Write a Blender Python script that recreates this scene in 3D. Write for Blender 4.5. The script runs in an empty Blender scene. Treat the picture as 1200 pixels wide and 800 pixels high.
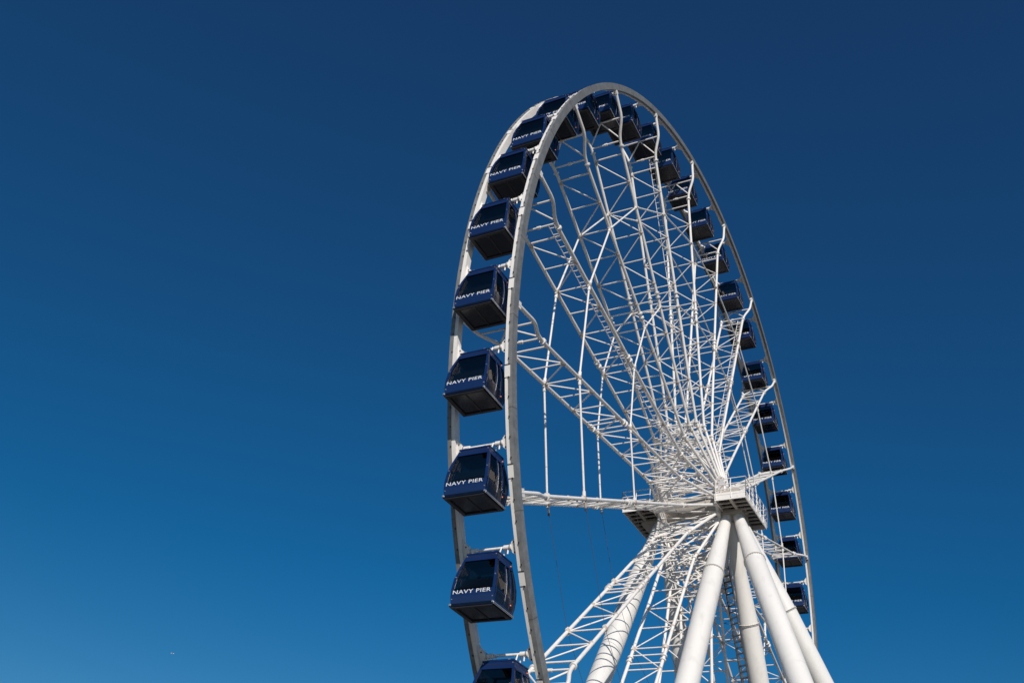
import bpy, math, random
from mathutils import Vector, Matrix, Euler
random.seed(7)
C = bpy.context.scene
COL = C.collection
rad = math.radians

# ------------------------------------------------------------------ place constants (metres)
HZ = 31.5                      # hub height above the deck
R = 27.5                       # rim radius
PH = -37.506                   # angle of the first cabin pivot (0 = towards -Y, up positive)
STEP = 360.0 / 42
SPOKE0 = PH + 1.5 * STEP       # first spoke angle
SUN = Vector((0.68, -1.0, 0.63)).normalized()

# ------------------------------------------------------------------ materials
MATS = {}
def nodes(name):
    m = bpy.data.materials.new(name); m.use_nodes = True
    nt = m.node_tree; b = nt.nodes['Principled BSDF']
    return m, nt, b
def paint(name, col, rough=0.45, var=0.08, scale=1.5, metal=0.0, bump=0.0, dirt=None, dirt_amt=0.0, coat=0.0, streak=1.0):
    m, nt, b = nodes(name)
    tc = nt.nodes.new('ShaderNodeTexCoord')
    mp = nt.nodes.new('ShaderNodeMapping'); mp.inputs['Scale'].default_value = (1, 1, streak)
    nt.links.new(tc.outputs['Object'], mp.inputs['Vector'])
    n = nt.nodes.new('ShaderNodeTexNoise'); n.inputs['Scale'].default_value = scale; n.inputs['Detail'].default_value = 6
    n.inputs['Roughness'].default_value = 0.65
    nt.links.new(mp.outputs['Vector'], n.inputs['Vector'])
    r = nt.nodes.new('ShaderNodeValToRGB')
    r.color_ramp.elements[0].position = 0.3; r.color_ramp.elements[1].position = 0.7
    r.color_ramp.elements[0].color = tuple(c * (1 - var) for c in col) + (1,)
    r.color_ramp.elements[1].color = tuple(min(1, c * (1 + var * 0.6)) for c in col) + (1,)
    nt.links.new(n.outputs['Fac'], r.inputs['Fac'])
    out = r.outputs['Color']
    if dirt is not None:
        n2 = nt.nodes.new('ShaderNodeTexNoise'); n2.inputs['Scale'].default_value = scale * 4; n2.inputs['Detail'].default_value = 8
        nt.links.new(mp.outputs['Vector'], n2.inputs['Vector'])
        r2 = nt.nodes.new('ShaderNodeValToRGB')
        r2.color_ramp.elements[0].position = 0.56; r2.color_ramp.elements[1].position = 0.76
        r2.color_ramp.elements[0].color = (0, 0, 0, 1); r2.color_ramp.elements[1].color = (dirt_amt,) * 3 + (1,)
        nt.links.new(n2.outputs['Fac'], r2.inputs['Fac'])
        mx = nt.nodes.new('ShaderNodeMixRGB'); mx.inputs['Color2'].default_value = tuple(dirt) + (1,)
        nt.links.new(r2.outputs['Color'], mx.inputs['Fac']); nt.links.new(out, mx.inputs['Color1'])
        out = mx.outputs['Color']
    nt.links.new(out, b.inputs['Base Color'])
    b.inputs['Roughness'].default_value = rough; b.inputs['Metallic'].default_value = metal
    b.inputs['Coat Weight'].default_value = coat
    if bump:
        bn = nt.nodes.new('ShaderNodeBump'); bn.inputs['Strength'].default_value = bump; bn.inputs['Distance'].default_value = 0.02
        nt.links.new(n.outputs['Fac'], bn.inputs['Height']); nt.links.new(bn.outputs['Normal'], b.inputs['Normal'])
    MATS[name] = m
    return m
WHITE = paint('white_paint', (0.81, 0.77, 0.725), 0.45, 0.07, 1.2, dirt=(0.42, 0.36, 0.29), dirt_amt=0.35)
LEGW = paint('leg_paint', (0.765, 0.735, 0.695), 0.5, 0.06, 0.5, dirt=(0.5, 0.46, 0.4), dirt_amt=0.42, streak=0.25)
TAN = paint('joint_paint', (0.5, 0.41, 0.34), 0.55, 0.15, 3.0)
GALV = paint('galvanised_steel', (0.205, 0.207, 0.204), 0.55, 0.28, 3.0, metal=0.1, dirt=(0.13, 0.125, 0.12), dirt_amt=0.6)
GALVD = paint('weathered_steel', (0.15, 0.14, 0.13), 0.55, 0.25, 3.0, metal=0.2, dirt=(0.15, 0.13, 0.12), dirt_amt=0.6)
BLUE = paint('navy_blue_paint', (0.006, 0.021, 0.088), 0.33, 0.12, 2.0, coat=0.3)
DARK = paint('dark_rubber', (0.02, 0.02, 0.024), 0.5, 0.2, 3.0)
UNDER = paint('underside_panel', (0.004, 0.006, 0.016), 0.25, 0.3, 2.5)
TRIM = paint('aluminium_trim', (0.55, 0.55, 0.56), 0.35, 0.1, 4.0, metal=0.7)
SEAT = paint('bench_vinyl', (0.05, 0.045, 0.045), 0.5, 0.2, 4.0)
LETTER = paint('white_lettering', (0.68, 0.69, 0.71), 0.55, 0.02, 5.0)
BLACK = paint('black_lettering', (0.02, 0.02, 0.025), 0.6, 0.05, 5.0)
GRATE = paint('grating_steel', (0.035, 0.033, 0.03), 0.6, 0.3, 6.0)
BEAM = paint('beam_paint', (0.45, 0.40, 0.345), 0.55, 0.12, 2.0)
AXLE = paint('shaded_axle', (0.44, 0.40, 0.355), 0.55, 0.2, 2.0, dirt=(0.15, 0.12, 0.1), dirt_amt=0.6)  # axle base toned down to brown, putting the hub's shade into the colour
CABLE = paint('cable_steel', (0.12, 0.115, 0.11), 0.5, 0.2, 5.0, metal=0.5)
LAMP = paint('marker_lens', (0.8, 0.25, 0.12), 0.3, 0.1, 5.0)
def glass(name, tint, ior=1.5):
    m, nt, b = nodes(name)
    nt.nodes.remove(b)
    o = nt.nodes['Material Output']
    tr = nt.nodes.new('ShaderNodeBsdfTransparent'); tr.inputs['Color'].default_value = tuple(tint) + (1,)
    gl = nt.nodes.new('ShaderNodeBsdfGlossy'); gl.inputs['Roughness'].default_value = 0.03
    gl.inputs['Color'].default_value = (0.8, 0.72, 0.66, 1)
    n = nt.nodes.new('ShaderNodeTexNoise'); n.inputs['Scale'].default_value = 1.5
    bp = nt.nodes.new('ShaderNodeBump'); bp.inputs['Strength'].default_value = 0.08
    nt.links.new(n.outputs['Fac'], bp.inputs['Height']); nt.links.new(bp.outputs['Normal'], gl.inputs['Normal'])
    fr = nt.nodes.new('ShaderNodeFresnel'); fr.inputs['IOR'].default_value = ior
    mx = nt.nodes.new('ShaderNodeMixShader')
    mu = nt.nodes.new('ShaderNodeMath'); mu.operation = 'MULTIPLY'; mu.inputs[1].default_value = 0.16; nt.links.new(fr.outputs['Fac'], mu.inputs[0])
    nt.links.new(mu.outputs['Value'], mx.inputs['Fac']); nt.links.new(tr.outputs['BSDF'], mx.inputs[1]); nt.links.new(gl.outputs['BSDF'], mx.inputs[2])
    nt.links.new(mx.outputs['Shader'], o.inputs['Surface'])
    return m
GLASS = glass('tinted_glass', (0.46, 0.45, 0.44))

# ------------------------------------------------------------------ mesh builder
class MB:
    def __init__(s): s.v = []; s.f = []; s.m = []; s.s = []; s.mats = []
    def mi(s, m):
        if m not in s.mats: s.mats.append(m)
        return s.mats.index(m)
    def add(s, vs, fs, m, smooth=False):
        o = len(s.v); k = s.mi(m)
        s.v += [tuple(p) for p in vs]
        for f in fs:
            s.f.append([i + o for i in f]); s.m.append(k); s.s.append(smooth)
    def tube(s, pts, r, m, n=8, caps=True):
        pts = [Vector(p) for p in pts]
        rs = r if isinstance(r, (list, tuple)) else [r] * len(pts)
        vs = []; prev = None
        for i, p in enumerate(pts):
            if i == 0: d = pts[1] - p
            elif i == len(pts) - 1: d = p - pts[i - 1]
            else: d = (pts[i + 1] - p).normalized() + (p - pts[i - 1]).normalized()
            d.normalize()
            if prev is None:
                a = Vector((1, 0, 0)) if abs(d.x) < 0.9 else Vector((0, 1, 0))
            else: a = prev
            u = (a - d * a.dot(d)).normalized(); w = d.cross(u); prev = u
            for j in range(n):
                t = 2 * math.pi * j / n
                vs.append(p + (u * math.cos(t) + w * math.sin(t)) * rs[i])
        fs = []
        for i in range(len(pts) - 1):
            for j in range(n):
                a = i * n + j; b = i * n + (j + 1) % n
                fs.append((a, b, b + n, a + n))
        s.add(vs, fs, m, True)
        if caps:
            o = len(vs) - n
            s.add([vs[j] for j in range(n)], [tuple(reversed(range(n)))], m)
            s.add([vs[o + j] for j in range(n)], [tuple(range(n))], m)
    def box(s, c, size, m, rot=None):
        c = Vector(c); h = Vector(size) / 2
        vs = []
        for x in (-1, 1):
            for y in (-1, 1):
                for z in (-1, 1):
                    p = Vector((x * h.x, y * h.y, z * h.z))
                    if rot is not None: p = rot @ p
                    vs.append(c + p)
        s.add(vs, [(0, 1, 3, 2), (4, 6, 7, 5), (0, 4, 5, 1), (2, 3, 7, 6), (0, 2, 6, 4), (1, 5, 7, 3)], m)
    def ball(s, c, r, m, n=8, k=5):
        c = Vector(c); vs = [c + Vector((0, 0, r))]
        for i in range(1, k):
            ph = math.pi * i / k
            for j in range(n):
                t = 2 * math.pi * j / n
                vs.append(c + Vector((math.sin(ph) * math.cos(t), math.sin(ph) * math.sin(t), math.cos(ph))) * r)
        vs.append(c - Vector((0, 0, r)))
        fs = [(0, 1 + j, 1 + (j + 1) % n) for j in range(n)]
        for i in range(k - 2):
            for j in range(n):
                a = 1 + i * n + j; b = 1 + i * n + (j + 1) % n
                fs.append((a, a + n, b + n, b))
        e = len(vs) - 1; o = 1 + (k - 2) * n
        fs += [(e, o + (j + 1) % n, o + j) for j in range(n)]
        s.add(vs, fs, m, True)
    def prism(s, poly, axis, a, b, m):
        # poly: list of 2-D points in the plane normal to axis ('x','y','z'); extruded from a to b
        def P(q, t):
            return {'x': (t, q[0], q[1]), 'y': (q[0], t, q[1]), 'z': (q[0], q[1], t)}[axis]
        n = len(poly)
        vs = [P(q, a) for q in poly] + [P(q, b) for q in poly]
        fs = [tuple(reversed(range(n))), tuple(range(n, 2 * n))] + [(i, (i + 1) % n, n + (i + 1) % n, n + i) for i in range(n)]
        s.add(vs, fs, m)
    def mesh(s, name):
        me = bpy.data.meshes.new(name)
        me.from_pydata(s.v, [], s.f)
        for m in s.mats: me.materials.append(m)
        me.polygons.foreach_set('material_index', s.m)
        me.polygons.foreach_set('use_smooth', s.s)
        me.update()
        return me
    def build(s, name, parent=None, loc=None):
        return link(name, s.mesh(name), parent, loc)
def link(name, me, parent=None, loc=None):
    o = bpy.data.objects.new(name, me); COL.objects.link(o)
    if parent: o.parent = parent
    if loc is not None: o.location = loc
    return o
def thing(name, label, cat, loc, group=None):
    o = bpy.data.objects.new(name, None); COL.objects.link(o); o.location = loc
    o.empty_display_size = 0.3
    o['label'] = label; o['category'] = cat
    if group: o['group'] = group
    return o
def structure(name, me, loc=(0, 0, 0)):
    o = link(name, me, None, loc); o['kind'] = 'structure'; return o
def pol(x, r, th):
    return Vector((x, -r * math.cos(rad(th)), r * math.sin(rad(th))))

# ------------------------------------------------------------------ ground, lake
m, nt, b = nodes('deck_concrete')
n = nt.nodes.new('ShaderNodeTexNoise'); n.inputs['Scale'].default_value = 0.6; n.inputs['Detail'].default_value = 8
rp = nt.nodes.new('ShaderNodeValToRGB'); rp.color_ramp.elements[0].color = (0.12, 0.11, 0.10, 1); rp.color_ramp.elements[1].color = (0.2, 0.185, 0.165, 1)
nt.links.new(n.outputs['Fac'], rp.inputs['Fac']); nt.links.new(rp.outputs['Color'], b.inputs['Base Color']); b.inputs['Roughness'].default_value = 0.85
DECK = m
m, nt, b = nodes('lake_water')
b.inputs['Base Color'].default_value = (0.02, 0.06, 0.09, 1); b.inputs['Roughness'].default_value = 0.12
n = nt.nodes.new('ShaderNodeTexNoise'); n.inputs['Scale'].default_value = 0.8; n.inputs['Detail'].default_value = 4
bp = nt.nodes.new('ShaderNodeBump'); bp.inputs['Strength'].default_value = 0.5
nt.links.new(n.outputs['Fac'], bp.inputs['Height']); nt.links.new(bp.outputs['Normal'], b.inputs['Normal'])
WATER = m
g = MB(); g.box((0, 0, -0.75), (220, 420, 1.5), DECK); structure('ground', g.mesh('ground'))
g = MB(); g.add([(-6000, -6000, -2.5), (6000, -6000, -2.5), (6000, 6000, -2.5), (-6000, 6000, -2.5)], [(0, 1, 2, 3)], WATER)
structure('lake', g.mesh('lake'))

# ------------------------------------------------------------------ the wheel
wheel = thing('ferris_wheel', 'giant white steel ferris wheel with lattice spokes, two rims and a central hub', 'ferris wheel', (0, 0, HZ))

XO, XM, XI = 1.53, 1.36, 1.19
D2 = 0.21
def ring_box(b, x0, x1, r0, r1, mo, mx0, mx1, mi, n=336):
    """swept rectangular section: mo outer face, mi inner face, mx0/mx1 the two sides"""
    co = [(x0, r1), (x1, r1), (x1, r0), (x0, r0)]
    mats = [mo, mx1, mi, mx0]
    for q in range(4):
        a, c = co[q], co[(q + 1) % 4]
        vs = []
        for i in range(n):
            t = 360 * i / n
            vs += [pol(a[0], a[1], t), pol(c[0], c[1], t)]
        fs = [(2 * i, 2 * i + 1, (2 * i + 3) % (2 * n), (2 * i + 2) % (2 * n)) for i in range(n)]
        if x0 < 0: fs = fs
        b.add(vs, fs, mats[q], False)
def make_rim(sg):
    b = MB()
    x0, x1 = (XM, XO) if sg > 0 else (-XO, -XM)
    if sg > 0: ring_box(b, x0, x1, R - D2, R + D2, GALV, GALV, GALV, GALV)
    else: ring_box(b, x0, x1, R - D2, R + D2, GALV, GALV, GALV, GALV)
    # bolted splice covers and lamp studs along the section
    for i in range(210):
        t = PH + i * 360 / 210 + 0.3
        c = pol(sg * (XM + 0.02), R + D2 + 0.012, t)
        rm = Matrix.Rotation(rad(90 - t), 3, 'X')
        b.box(c, (0.05, 0.06, 0.03), DARK, rm)
    for i in range(42):
        t = PH + (i + 0.33) * STEP
        rm = Matrix.Rotation(rad(90 - t), 3, 'X')
        b.box(pol(sg * (XM + XO) / 2, R, t), (XO - XM + 0.012, 0.025, 2 * D2 + 0.012), GALVD, rm)
    o = b.build('rim', wheel)
    f = MB()
    if sg > 0: ring_box(f, XI, XM - 0.003, R - D2 + 0.03, R + D2 - 0.03, WHITE, WHITE, WHITE, WHITE)
    else: ring_box(f, -XM + 0.003, -XI, R - D2 + 0.03, R + D2 - 0.03, WHITE, WHITE, WHITE, WHITE)
    for i in range(42):
        t = PH + (i - 0.30) * STEP
        rm = Matrix.Rotation(rad(90 - t), 3, 'X')
        f.box(pol(sg * ((XI + XM) / 2 + 0.05), R + D2 - 0.015, t), (0.26, 0.5, 0.035), WHITE, rm)
        f.box(pol(sg * ((XI + XM) / 2 + 0.05), R + D2 - 0.012, t + 0.62), (0.27, 0.03, 0.034), DARK, rm)
    f.build('flange', o)
    # pivot brackets: a filleted plate that carries the cabin's pin
    pb = MB()
    prof = [(XI + 0.02, -0.62), (XI - 0.02, -0.46), (XI - 0.08, -0.33), (1.03, -0.25), (0.97, -0.20), (0.955, -0.14), (0.955, 0.14), (0.97, 0.20), (1.03, 0.25), (XI - 0.08, 0.33), (XI - 0.02, 0.46), (XI + 0.02, 0.62)]
    prof = [(sg * x, y) for x, y in prof]
    pb.prism(prof, 'z', -0.10, 0.05, WHITE)
    pb.tube([(sg * 0.96, 0, -0.02), (sg * 0.91, 0, -0.02)], 0.13, WHITE, 12)
    pb.tube([(sg * 0.95, 0, -0.02), (sg * 0.90, 0, -0.02)], 0.10, TAN, 12)
    for y in (-0.2, 0.2): pb.tube([(sg * 1.08, y, 0.05), (sg * 1.08, y, 0.075)], 0.03, DARK, 6)
    me = pb.mesh('bracket')
    for i in range(-3, 29):
        t = PH + i * STEP
        q = link('bracket', me, o, pol(0, R, t)); q.rotation_euler = (rad(90 - t), 0, 0)
    return o
rim_front = make_rim(1); rim_back = make_rim(-1)

# hub
h = MB()
h.tube([(-1.85, 0, 0), (1.85, 0, 0)], 0.74, AXLE, 40)
for x in (-1.0, 1.0):
    h.tube([(x - 0.03, 0, 0), (x + 0.03, 0, 0)], 0.80, BEAM, 40)
for k in range(21):
    t = SPOKE0 + k * 360 / 21
    h.tube([pol(1.9, 1.5, t), pol(-1.9, 1.5, t + 360 / 21)], 0.045, WHITE, 7, False)
    if k % 2: h.tube([pol(-1.9, 1.5, t), pol(1.9, 1.5, t + 360 / 21)], 0.035, WHITE, 7, False)
hub = h.build('hub', wheel)
for sg in (-1, 1):
    f = MB()
    f.tube([(sg * 1.86, 0, 0), (sg * 2.06, 0, 0)], 1.62, WHITE, 42)
    f.tube([(sg * 2.061, 0, 0), (sg * 2.2, 0, 0)], 1.0, BEAM, 36)
    for k in range(21):
        t = SPOKE0 + k * 360 / 21
        rm = Matrix.Rotation(rad(90 - t), 3, 'X')
        f.box(pol(sg * 1.96, 1.70, t), (0.16, 0.22, 0.36), WHITE, rm)
        f.tube([pol(sg * 1.8, 1.76, t), pol(sg * 2.12, 1.76, t)], 0.07, TAN, 8)
    for k in range(42):
        t = k * 360 / 42
        f.tube([pol(sg * 2.06, 1.25, t), pol(sg * 2.11, 1.25, t)], 0.04, TAN, 6)
    f.build('flange', hub)

# spokes: local frame, radius along +Z
def xw(r):
    P = [(1.75, 1.97), (5.6, 1.0), (9, 0.96), (23.6, 0.94), (24.4, 1.0), (24.7, 1.08), (25.5, 1.38), (25.8, 1.43), (27.4, 1.445)]
    for (a, xa), (c, xc) in zip(P, P[1:]):
        if r <= c: return xa + (xc - xa) * (r - a) / (c - a)
    return P[-1][1]
RCH = 0.093
chord_meshes = {}
for sg in (-1, 1):
    c = MB()
    c.tube([(sg * xw(r), 0, r) for r in (1.75, 3.5, 5.45, 5.75, 9, 14.2, 23.7, 24.3, 24.55, 24.8, 25.4, 25.65, 25.9, 27.3)], RCH, WHITE, 10)
    for r in (14.15, 14.45, 5.6, 23.95):
        c.tube([(sg * xw(r), 0, r - 0.045), (sg * xw(r), 0, r + 0.045)], 0.165, WHITE, 12)
    c.box((sg * 1.42, 0, R - D2 - 0.12), (0.2, 0.34, 0.24), WHITE)
    chord_meshes[sg] = c.mesh('chord')
def make_lacing(par):
    b = MB()
    def hz(r, rr=0.037): b.tube([(-xw(r), 0, r), (xw(r), 0, r)], rr, WHITE, 7, False)
    def dg(s0, r0, s1, r1, rr=0.037): b.tube([(s0 * xw(r0), 0, r0), (s1 * xw(r1), 0, r1)], rr, WHITE, 7, False)
    hz(25.62, 0.05); hz(24.25, 0.05); hz(23.45, 0.05)
    for s in (-1, 1): b.tube([(0, 0, 25.62), (s * xw(24.4), 0, 24.4)], 0.045, WHITE, 7, False)
    b.ball((0, 0, 25.62), 0.09, TAN)
    b.tube([(0.1, 0, 24.25), (-0.1, 0, 24.25)], 0.085, WHITE, 8)
    r = 23.3; s = -1; pit = 1.645
    while r - pit > 5.2:
        dg(s, r, -s, r - pit); b.ball((s * (xw(r) - 0.03), 0, r), 0.135, TAN)
        r -= pit; s = -s
        hz(r, 0.04)
    b.ball((s * (xw(r) - 0.03), 0, r), 0.135, TAN)
    for q in (14.62, 13.98): hz(q, 0.04)
    # the splayed end at the hub
    for q in (5.6, 4.5, 3.4): hz(q, 0.05)
    dg(-1, 5.6, 1, 4.5, 0.04); dg(1, 4.5, -1, 3.4, 0.04); dg(1, 5.6, -1, 4.5, 0.04); dg(-1, 4.5, 1, 3.4, 0.04)
    for s in (-1, 1):
        b.tube([(s * 1.94, 0, 1.85), (-s * 1.0, 0, 5.6)], 0.045, WHITE, 8, False)
    for s in (-1, 1):
        b.box((s * (xw(5.6) - 0.1), 0, 5.6), (0.34, 0.05, 0.34), WHITE)
        for q in (20.0, 13.5):
            b.box((s * xw(q), 0, q), (0.09, 0.34, 0.26), WHITE)
            b.ball((s * xw(q), 0, q), 0.15, TAN)
    return b.mesh('spoke')
lac = make_lacing(None)
ld = MB()
for x in (0.44, 0.76): ld.tube([(x, 0.15, 6.2), (x, 0.15, 24.2)], 0.026, WHITE, 6)
q = 6.3
while q < 24.2:
    ld.tube([(0.44, 0.15, q), (0.76, 0.15, q)], 0.026, WHITE, 5, False); q += 0.42
for q in (7, 10, 13, 16, 19, 22): ld.tube([(0.95, 0.0, q), (0.76, 0.15, q)], 0.02, WHITE, 5, False)
lad = ld.mesh('ladder')
spokes = []
for k in range(21):
    t = SPOKE0 + k * 360 / 21
    o = link('spoke', lac, wheel); o.rotation_euler = (rad(90 - t), 0, 0)
    for sg in (-1, 1): link('chord', chord_meshes[sg], o)
    if k in (2, 5, 8): link('ladder', lad, o)
    spokes.append(o)

def text_mesh(body, width, height):
    cu = bpy.data.curves.new('lettering', 'FONT'); cu.body = body; cu.align_x = 'CENTER'; cu.offset = 0.010; cu.space_character = 1.08
    cu.size = 1.0; cu.resolution_u = 2
    ob = bpy.data.objects.new('lettering', cu); COL.objects.link(ob)
    dg = bpy.context.evaluated_depsgraph_get()
    me = bpy.data.meshes.new_from_object(ob.evaluated_get(dg))
    vs = [v.co.copy() for v in me.vertices]; fs = [tuple(p.vertices) for p in me.polygons]
    bpy.data.objects.remove(ob); bpy.data.curves.remove(cu); bpy.data.meshes.remove(me)
    x0 = min(v.x for v in vs); x1 = max(v.x for v in vs); y0 = min(v.y for v in vs); y1 = max(v.y for v in vs)
    return [((v.x - (x0 + x1) / 2) / (x1 - x0) * width, (v.y - y0) / (y1 - y0) * height) for v in vs], fs
def plate_text():
    tv, tf = text_mesh('7', 0.17, 0.34)
    p = MB(); p.box((0, 0, 0), (0.50, 0.03, 0.58), WHITE); 
    p.add([(x, -0.018, y - 0.17) for x, y in tv], tf, BLACK)
    o = p.build('number_plate', spokes[3], (-0.30, -0.12, 4.04)); o.rotation_euler = (rad(SPOKE0 + 3 * 360 / 21 - 90), 0, 0); return o
plate_text()
# tie rods from spoke to spoke (white), thin slack cables lower down
def span(k, r, sg):
    t0 = SPOKE0 + k * 360 / 21; t1 = t0 + 360 / 21
    return pol(sg * (xw(r) + 0.02), r, t0), pol(sg * (xw(r) + 0.02), r, t1)
for k in range(-1, 13):
    for r in (20.0, 13.5):
        for sg in (-1, 1):
            a, c = span(k, r, sg)
            d = c - a
            b = MB()
            if k < 0:
                e = a + d * 0.0
                b.tube([a, c], 0.010, CABLE, 5)
                b.tube([c - d * 0.01, c - d * 0.07], 0.05, TAN, 8)
                b.tube([c - d * 0.075, c - d * 0.095], 0.07, CABLE, 8)
                b.build('cable', wheel)
            else:
                rr = 0.055 if r > 15 else 0.05
                b.tube([a, c], rr, WHITE, 8)
                for f in (0.04, 0.96): b.tube([a + d * (f - 0.02), a + d * (f + 0.02)], rr + 0.035, WHITE, 8)
                if sg < 0:
                    for f in (0.64, 0.68, 0.3): b.tube([a + d * (f - 0.004), a + d * (f + 0.004)], rr + 0.006, TAN, 8)
                b.build('tie_rod', wheel)
for k in (-2, -3):
    for r in (20.0, 13.5):
        for sg in (-1, 1):
            a, c = span(k, r, sg); b = MB(); b.tube([a, c], 0.010, CABLE, 5); b.build('cable', wheel)

# ------------------------------------------------------------------ the support frame
frame = thing('support_frame', 'white tubular legs and railed platforms that carry the wheel hub', 'support frame', (0, 0, 0))
LEGS = [('front', (2.306, -0.503), (0.015, -0.596)), ('front', (2.306, 0.503), (0.015, 0.596)),
        ('front', (3.057, -0.419), (0.39, -0.518)), ('front', (3.057, 0.419), (0.39, 0.518)),
        ('back', (-2.306, -0.503), (-0.015, -0.596)), ('back', (-2.306, 0.503), (-0.015, 0.596))]
ZT = HZ - 1.2
def leg_pt(L, z):
    s = ZT - z
    return Vector((L[1][0] + L[2][0] * s, L[1][1] + L[2][1] * s, z))
RINGS = [HZ - 6.1, HZ - 6.6, HZ - 5.2, HZ - 6.2, HZ - 5.9, HZ - 6.6]
for i, L in enumerate(LEGS):
    zr = RINGS[i]
    b = MB()
    zz = [ZT + 0.25, ZT - 0.2, zr + 0.05, zr, 20.0, 14.0, 8.0, 0.12]
    rr = [0.30, 0.33, 0.59, 0.61, 0.62, 0.62, 0.62, 0.62]
    b.tube([leg_pt(L, z) for z in zz], rr, LEGW, 40)
    ax = (leg_pt(L, 0) - leg_pt(L, 10)).normalized()
    for zw in (18.6, 12.0, 6.0):   # weld beads
        p = leg_pt(L, zw); b.tube([p - ax * 0.02, p + ax * 0.02], 0.626, LEGW, 40, False)
    o = b.build('leg', frame)
    p = leg_pt(L, zr); c = MB()
    c.tube([p - ax * 0.045, p - ax * 0.022], 0.655, LEGW, 40); c.tube([p + ax * 0.022, p + ax * 0.045], 0.655, LEGW, 40)
    c.tube([p - ax * 0.022, p + ax * 0.022], 0.65, DARK, 40)
    for k in range(28):
        u = ax.orthogonal().normalized(); w = ax.cross(u); t = 2 * math.pi * k / 28
        q = p + (u * math.cos(t) + w * math.sin(t)) * 0.632
        c.tube([q - ax * 0.07, q + ax * 0.07], 0.018, TAN, 5)
    c.build('collar', o)
    f = MB(); p = leg_pt(L, 0.0)
    f.box((p.x, p.y, 0.2), (2.2, 2.2, 0.39), DECK); f.build('footing', o)
    if i == 1:
        l = MB()
        side = Vector((-0.80, -0.42, 0))
        a0 = leg_pt(L, HZ - 3.6) + side; a1 = leg_pt(L, 1.0) + side
        dx = Vector((0.2, -0.1, 0)).normalized() * 0.30
        for s in (-1, 1): l.tube([a0 + dx * s, a1 + dx * s], 0.03, CABLE, 6)
        nR = 84
        for k in range(nR):
            q = a0.lerp(a1, (k + 0.5) / nR)
            l.box(q, (0.6, 0.05, 0.09), CABLE if k % 5 else TRIM, Matrix.Rotation(rad(-26.5), 3, 'Z'))
            if k % 3 == 0:
                mid = q + Vector((-0.35, -0.35, 0))
                l.tube([q - dx, q - dx * 1.5 + Vector((-0.25, -0.4, 0)), q + dx * 1.2 + Vector((-0.3, -0.5, 0)), q + dx], 0.02, CABLE, 5, False)
            if k % 10 == 5: l.tube([q, q - side * 0.5], 0.03, TAN, 5, False)
        l.build('ladder', o)
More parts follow.
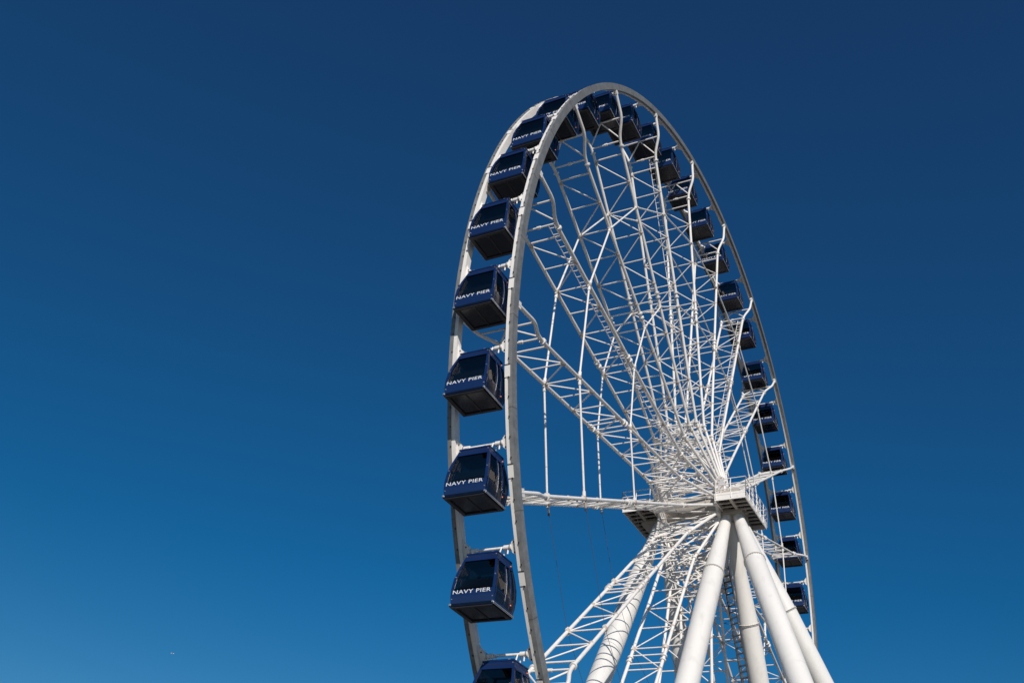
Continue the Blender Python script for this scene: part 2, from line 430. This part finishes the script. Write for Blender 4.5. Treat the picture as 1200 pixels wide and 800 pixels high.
# platforms
def platform(sg):
    X0, X1, Y = 2.12, 4.12, 2.38
    zb, zt = HZ - 0.88, HZ - 0.55
    def bx(b, x0, x1, y0, y1, z0, z1, m):
        b.box((sg * (x0 + x1) / 2, (y0 + y1) / 2, (z0 + z1) / 2), (x1 - x0, y1 - y0, z1 - z0), m)
    b = MB()
    # fascia frame
    bx(b, X0, X1, -Y, -Y + 0.06, zb, zt, WHITE); bx(b, X0, X1, Y - 0.06, Y, zb, zt, WHITE)
    bx(b, X1 - 0.06, X1, -Y + 0.06, Y - 0.06, zb, zt, WHITE); bx(b, X0, X0 + 0.06, -Y + 0.06, Y - 0.06, zb, zt, WHITE)
    xm = (X0 + X1) / 2
    bx(b, xm - 0.09, xm + 0.09, -Y + 0.06, Y - 0.06, zb + 0.001, zt - 0.05, BEAM)
    k = 0
    for i in range(8):
        y = -Y + 0.06 + (2 * Y - 0.12) * (i + 1) / 9
        bx(b, X0 + 0.06, xm - 0.09, y - 0.03, y + 0.03, zb + 0.004, zb + 0.09, BEAM)
        bx(b, xm + 0.09, X1 - 0.06, y - 0.03, y + 0.03, zb + 0.004, zb + 0.09, BEAM)
    o = b.build('platform', frame)
    fl = MB()
    bx(fl, X0 + 0.07, X1 - 0.07, -Y + 0.07, Y - 0.07, zt - 0.047, zt - 0.01, GRATE)
    for i in range(8):
        x = X0 + 0.1 + (X1 - X0 - 0.2) * (i + 0.5) / 8
        bx(fl, x - 0.02, x + 0.02, -Y + 0.08, Y - 0.08, zt - 0.10, zt - 0.05, GRATE)
    fl.build('floor', o)
    rl = MB()
    zr = zt + 1.1
    def rail(p, q):
        for z in (zr, zt + 0.72, zt + 0.38): rl.tube([(p[0] * sg, p[1], z), (q[0] * sg, q[1], z)], 0.028, WHITE, 6)
        n = max(1, round((Vector(q) - Vector(p)).length / 0.78))
        for i in range(n + 1):
            v = Vector(p).lerp(Vector(q), i / n)
            rl.tube([(v.x * sg, v.y, zt - 0.2), (v.x * sg, v.y, zr)], 0.028, WHITE, 6)
    e = 0.03
    rail((X0 + 0.1, -Y - e), (X1 + e, -Y - e)); rail((X1 + e, -Y - e), (X1 + e, Y + e)); rail((X1 + e, Y + e), (X0 + 0.1, Y + e))
    # toe board
    for (x0, x1, y0, y1) in ((X0, X1, -Y - 0.01, -Y + 0.01), (X1 - 0.01, X1 + 0.01, -Y, Y)):
        bx(rl, x0, x1, y0, y1, zt + 0.02, zt + 0.16, WHITE)
    rl.build('railing', o)
    # bearing housing between the leg heads and the axle
    hs = MB()
    bx(hs, 2.22, 3.3, -0.95, 0.95, HZ - 0.5, HZ + 0.55, BEAM)
    hs.tube([(sg * 2.21, 0, HZ), (sg * 3.5, 0, HZ)], 0.78, WHITE, 36)
    for s in (-1, 1): hs.tube([(sg * 2.3, s * 0.8, HZ + 0.55), (sg * 2.3, s * 0.8, HZ + 0.9)], 0.09, WHITE, 8)
    bx(hs, 3.5, 3.62, -0.4, 0.4, HZ - 0.4, HZ + 0.4, TAN)
    hs.build('bearing_housing', frame)
    hd = MB()   # leg head block under the platform
    for L in [l for l in LEGS if (l[1][0] > 0) == (sg > 0)]:
        p = leg_pt(L, ZT)
        hd.tube([p + Vector((0, 0, 0.1)), Vector((p.x, p.y * 0.6, HZ - 0.45))], 0.40, BEAM, 24)
        hd.ball((p.x, p.y, ZT - 0.05), 0.16, TAN)
    bx(hd, 2.0, 3.4, -0.8, 0.8, HZ - 1.12, HZ - 0.89, BEAM)
    hd.build('leg_head', frame)
platform(1); platform(-1)

# ------------------------------------------------------------------ cabins
PROF = [(-0.33, 0.61, 0.48), (-0.42, 0.69, 0.56), (-0.72, 0.765, 0.64), (-1.1, 0.865, 0.74), (-1.5, 0.94, 0.81), (-1.88, 0.965, 0.835), (-2.2, 0.955, 0.82), (-2.50, 0.92, 0.77)]
def hw(z):
    for (a, xa, ya), (c, xc, yc) in zip(PROF, PROF[1:]):
        if z >= c:
            f = (z - a) / (c - a); return xa + (xc - xa) * f, ya + (yc - ya) * f
    return PROF[-1][1:]
def zlist(z0, z1):   # z0 above z1
    return [z0] + [p[0] for p in PROF if z1 + 0.02 < p[0] < z0 - 0.02] + [z1]
def slab(b, side, u0, u1, z0, z1, off, t, m):
    """curved wall piece; side 0:-Y 1:+Y 2:-X 3:+X, u along the side in -1..1"""
    zs = zlist(z0, z1); vs = []
    for z in zs:
        hx, hy = hw(z)
        for o in (off, off - t):
            for u in (u0, u1):
                if side == 0: p = (u * hx, -(hy + o), z)
                elif side == 1: p = (-u * hx, hy + o, z)
                elif side == 2: p = (-(hx + o), -u * hy, z)
                else: p = (hx + o, u * hy, z)
                vs.append(p)
    fs = []
    n = len(zs)
    for i in range(n - 1):
        a = i * 4; c = a + 4
        fs += [(a, a + 1, c + 1, c), (a + 3, a + 2, c + 2, c + 3), (a + 2, a, c, c + 2), (a + 1, a + 3, c + 3, c + 1)]
    e = (n - 1) * 4
    fs += [(0, 2, 3, 1), (e, e + 1, e + 3, e + 2)]
    b.add(vs, fs, m)
TV, TF = text_mesh('NAVY PIER', 1.66, 0.145)

def make_cabin():
    root = thing('gondola_cabin', '', 'gondola', (0, 0, 0))
    b = MB()
    for side in range(4):
        e = 1.0 if side < 2 else 0.975
        p = 0.125 if side < 2 else 0.10
        slab(b, side, -e, e, -0.42, -0.70, 0, 0.06, BLUE); slab(b, side, -e * 0.97, e * 0.97, -0.53, -0.55, 0.004, 0.03, DARK)            # top band
        slab(b, side, -e, e, -1.97, -2.47, 0, 0.06, BLUE)            # bottom band
        slab(b, side, -e, -1 + p, -0.703, -1.967, 0, 0.06, BLUE)     # corner posts
        slab(b, side, 1 - p, e, -0.703, -1.967, 0, 0.06, BLUE)
        slab(b, side, -e * 0.985, e * 0.985, -0.69, -0.73, 0.012, 0.06, BLUE)
    for sx in (-1, 1):
        for z in (-1.42, -2.3, -0.50):
            hx, hy = hw(z)
            for s in (-1, 1):
                b.box((sx * (hx - 0.06), s * (hy + 0.008), z), (0.035, 0.03, 0.035), TRIM)
    body = b.build('body', root)
    r = MB()
    hx, hy = 0.71, 0.58
    r.box((0, 0, -0.40), (2 * hx, 2 * hy, 0.05), BLUE)
    r.box((0, 0, -0.345), (1.20, 0.94, 0.06), BLUE)
    r.box((0.0, -0.05, -0.285), (0.5, 0.5, 0.06), BLUE)
    for s in (-1, 1): r.box((s * 0.45, -hy + 0.04, -0.36), (0.09, 0.05, 0.03), TRIM)
    r.build('roof', root)
    for side in (0, 1):
        w = MB(); slab(w, side, -0.874, 0.874, -0.712, -1.965, -0.025, 0.012, GLASS); w.build('window', root)
    for side in (2, 3):
        d = MB()
        slab(d, side, -0.875, -0.82, -0.72, -1.96, -0.008, 0.03, DARK); slab(d, side, 0.82, 0.875, -0.72, -1.96, -0.008, 0.03, DARK)
        slab(d, side, -0.035, 0.035, -0.72, -2.40, 0.010, 0.03, BLUE); slab(d, side, -0.010, 0.010, -0.9, -2.2, 0.018, 0.006, TRIM)
        slab(d, side, 0.46, 0.49, -0.72, -2.40, 0.012, 0.03, BLUE)
        slab(d, side, -0.80, 0.80, -0.72, -0.76, 0.006, 0.03, BLUE)
        o = d.build('door', root)
        w = MB(); slab(w, side, -0.815, 0.815, -0.762, -1.98, -0.022, 0.012, GLASS)
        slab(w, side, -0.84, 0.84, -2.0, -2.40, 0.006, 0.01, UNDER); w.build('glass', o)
    f = MB()
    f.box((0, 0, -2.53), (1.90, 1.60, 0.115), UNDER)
    for s in (-1, 1):
        f.box((s * 0.955, 0, -2.52), (0.03, 1.56, 0.03), TRIM); f.box((s * 0.955, 0, -2.57), (0.028, 1.56, 0.02), TRIM)
        f.box((s * 0.93, -0.80, -2.51), (0.07, 0.05, 0.07), TRIM)
        f.box((s * 0.82, 0, -2.61), (0.16, 1.56, 0.05), DARK); f.box((0, s * 0.71, -2.61), (1.47, 0.13, 0.05), DARK)
    f.box((0, 0, -2.597), (0.06, 1.28, 0.02), DARK)
    f.box((0, 0, -2.465), (1.6, 1.3, 0.01), SEAT)
    f.build('floor', root)
    for s in (-1, 1):
        s_ = MB(); s_.box((s * 0.0, s * 0.50, -2.02), (1.3, 0.34, 0.08), SEAT); s_.box((0, s * 0.64, -1.74), (1.3, 0.07, 0.46), SEAT)
        s_.box((0, s * 0.5, -2.22), (1.2, 0.22, 0.32), SEAT); s_.build('bench', root)
    # lettering follows the wall
    for s in (-1, 1):
        l = MB(); vs = []
        for (x, y) in TV:
            z = -2.115 + y; q = hw(z)[1] + 0.014
            vs.append((-0.03 + x, -q, z) if s < 0 else (0.03 - x, q, z))
        l.add(vs, TF, LETTER); l.build('lettering', root)
    v = MB()
    v.tube([(-0.93, 0, 0), (0.93, 0, 0)], 0.055, WHITE, 10)
    for s in (-1, 1):
        v.tube([(s * 0.60, 0, 0), (s * 0.86, 0, 0)], 0.10, WHITE, 12)
        v.tube([(s * 0.86, 0, 0), (s * 0.90, 0, 0)], 0.13, TRIM, 12)
        for y in (-0.12, 0.12): v.tube([(s * 0.56, y, -0.02), (s * 0.52, y * 1.6, -0.38)], 0.035, WHITE, 6)
        v.tube([(s * 0.79, 0, -0.05), (s * 0.79, 0, -0.28)], 0.035, WHITE, 6)
    v.build('pivot_bar', root)
    k = MB()
    for s in (-1, 1):
        for z in (-0.6, -2.2):
            x, y = hw(z); k.ball((s * (x + 0.01), 0.45, z), 0.035, LAMP, 6, 4)
    k.build('marker_light', root)
    return root
def place(o, i):
    t = PH + i * STEP
    p = pol(0, R - 0.02, t); o.location = (p.x, p.y, p.z + HZ)
proto = make_cabin()
GROUP = 'navy blue gondola cabins hung around the wheel'
ORD = ['lowest', 'second', 'third', 'fourth', 'fifth', 'sixth', 'seventh', 'eighth', 'ninth', 'tenth', 'eleventh', 'twelfth', 'thirteenth', 'fourteenth']
LAB = {
    0: 'lowest cabin on the near left arc, only its roof and window top showing',
    1: 'second cabin up on the near left arc, hanging below the level spoke',
    2: 'third cabin up on the near left arc, beside the outer end of the level spoke',
    3: 'fourth cabin up on the near left arc, between the two rims',
    4: 'fifth cabin up on the near left arc, beside the end of the second spoke',
    5: 'sixth cabin up on the near left arc, its lettering tilted and floor facing the viewer',
    6: 'seventh cabin up on the near left arc, its floor partly behind the front rim',
    7: 'eighth cabin up on the near left arc, small, close below the crown',
    8: 'ninth cabin up on the near left arc, roof edge against the sky',
    9: 'shaded cabin at the crown, just inside the front rim where its curve starts',
    10: 'shaded cabin at the crown, second one inside the top of the front rim',
    11: 'cabin at the crown between the first two knees of the spokes, seen from below',
    12: 'first cabin down the far right arc past the crown, behind a spoke knee',
    13: 'second cabin down the far right arc, lettering lined up with a white strut',
    14: 'third cabin down the far right arc, next to a spoke with a ladder',
    15: 'fourth cabin down the far right arc, crossed by spoke struts',
    16: 'fifth cabin down the far right arc, in the gap between two spokes',
    17: 'sixth cabin down the far right arc, half behind a spoke end',
    18: 'seventh cabin down the far right arc, above a bent spoke end',
    19: 'eighth cabin down the far right arc, behind the bent end of the ladder spoke',
    20: 'ninth cabin down the far right arc, a thin white rod crossing it',
    21: 'tenth cabin down the far right arc, below the last steep spoke end',
    22: 'eleventh cabin down the far right arc, just above the nearly level spoke',
    23: 'twelfth cabin down the far right arc, beside the platform railing',
    24: 'thirteenth cabin down the far right arc, behind the lower lattice spoke',
    25: 'last cabin on the far right arc, beside the outermost leg',
}
for i in range(26):
    if i == 0: o = proto
    else:
        o = proto.copy(); COL.objects.link(o)
        for ch in list(proto.children):
            c = ch.copy(); COL.objects.link(c); c.parent = o
            for gch in ch.children:
                d = gch.copy(); COL.objects.link(d); d.parent = c
    place(o, i)
    o.rotation_euler = (rad(random.uniform(-1.2, 1.2)), 0, 0)
    o['group'] = GROUP; o['label'] = LAB[i]

# ------------------------------------------------------------------ camera
CAM = Vector((18.8424, -53.7561, HZ - 28.1856)); yaw, pitch, roll, fpx = 0.505012538, 0.622164541, 0.10865595, 1104.72931
f = Vector((-math.sin(yaw) * math.cos(pitch), math.cos(yaw) * math.cos(pitch), math.sin(pitch)))
r = f.cross(Vector((0, 0, 1))).normalized(); u = r.cross(f)
r2 = r * math.cos(roll) + u * math.sin(roll); u2 = -r * math.sin(roll) + u * math.cos(roll)
cd = bpy.data.cameras.new('camera'); cam = bpy.data.objects.new('camera', cd); COL.objects.link(cam)
M = Matrix.Identity(4)
for i, a in enumerate((r2, u2, -f)):
    for j in range(3): M[j][i] = a[j]
M.translation = CAM
cam.matrix_world = M
cd.sensor_width = 36; cd.sensor_fit = 'HORIZONTAL'; cd.lens = fpx / 1200 * 36
cd.shift_x = -64.738 / 1200; cd.shift_y = 3.391 / 1200
cd.clip_start = 0.1; cd.clip_end = 20000
C.camera = cam

# ------------------------------------------------------------------ gull
def ray(px, py):
    return (f + r2 * ((px - 600 - 64.738) / fpx) - u2 * ((py - 400 - 3.391) / fpx)).normalized()
gp = CAM + ray(202.2, 765.4) * 230
gb = MB()
gb.tube([(-0.30, 0, 0), (-0.22, 0, 0.02), (-0.05, 0, 0.03), (0.12, 0, 0.02), (0.22, 0, 0.05), (0.29, 0, 0.06), (0.33, 0, 0.05)], [0.02, 0.06, 0.085, 0.075, 0.05, 0.045, 0.01], LETTER, 10)
for s in (-1, 1):
    gb.add([(0.10, s * 0.05, 0.05), (-0.10, s * 0.05, 0.05), (-0.06, s * 0.38, 0.17), (0.14, s * 0.36, 0.17), (-0.16, s * 0.75, 0.08), (0.02, s * 0.70, 0.09),
            (0.10, s * 0.05, 0.03), (-0.10, s * 0.05, 0.035), (-0.06, s * 0.38, 0.155), (0.14, s * 0.36, 0.15), (-0.16, s * 0.75, 0.072), (0.02, s * 0.70, 0.078)],
           [(0, 1, 2, 3), (3, 2, 4, 5), (6, 9, 8, 7), (9, 11, 10, 8), (0, 3, 9, 6), (3, 5, 11, 9), (1, 7, 8, 2), (2, 8, 10, 4), (4, 10, 11, 5), (0, 6, 7, 1)], LETTER)
gb.add([(-0.28, 0.03, 0.01), (-0.28, -0.03, 0.01), (-0.45, -0.08, 0.0), (-0.45, 0.08, 0.0), (-0.28, 0.03, -0.01), (-0.28, -0.03, -0.01), (-0.45, -0.08, -0.01), (-0.45, 0.08, -0.01)],
       [(0, 1, 2, 3), (7, 6, 5, 4), (0, 4, 5, 1), (1, 5, 6, 2), (2, 6, 7, 3), (3, 7, 4, 0)], LETTER)
gull = gb.build('gull', None, gp); gull.rotation_euler = (0.1, 0.05, 0.4)
gull['label'] = 'tiny white bird gliding far off in the open blue sky'; gull['category'] = 'bird'

# ------------------------------------------------------------------ light
el = math.asin(SUN.z); az = math.atan2(SUN.x, SUN.y)
w = bpy.data.worlds.new('World'); C.world = w; w.use_nodes = True
nt = w.node_tree; bg = nt.nodes['Background']
sk = nt.nodes.new('ShaderNodeTexSky'); sk.sky_type = 'NISHITA'; sk.sun_disc = False
sk.sun_elevation = el; sk.sun_rotation = az
sk.air_density = 1.0; sk.dust_density = 0.0; sk.ozone_density = 4.0; sk.altitude = 200
hs = nt.nodes.new('ShaderNodeHueSaturation'); hs.inputs['Saturation'].default_value = 1.40; hs.inputs['Value'].default_value = 1.0; hs.inputs['Hue'].default_value = 0.494
nt.links.new(sk.outputs['Color'], hs.inputs['Color']); ad = nt.nodes.new('ShaderNodeMixRGB'); ad.blend_type = 'ADD'; ad.inputs['Fac'].default_value = 1.0; ad.inputs['Color2'].default_value = (0.13, 0.01, 0.14, 1)
nt.links.new(hs.outputs['Color'], ad.inputs['Color1']); nt.links.new(ad.outputs['Color'], bg.inputs['Color'])
bg.inputs['Strength'].default_value = 0.062
sd = bpy.data.lights.new('sun', 'SUN'); sd.energy = 4.0; sd.angle = rad(0.5); sd.color = (1.0, 0.95, 0.885)
so = bpy.data.objects.new('sun', sd); COL.objects.link(so); so.rotation_euler = SUN.to_track_quat('Z', 'Y').to_euler(); so.location = (0, 0, 80)

C.view_settings.view_transform = 'Standard'; C.view_settings.look = 'None'; C.view_settings.exposure = 0; C.view_settings.gamma = 1
C.render.resolution_x = 1024; C.render.resolution_y = 682
C.cycles.max_bounces = 8; C.cycles.transparent_max_bounces = 16
C.render.filter_size = 1.5
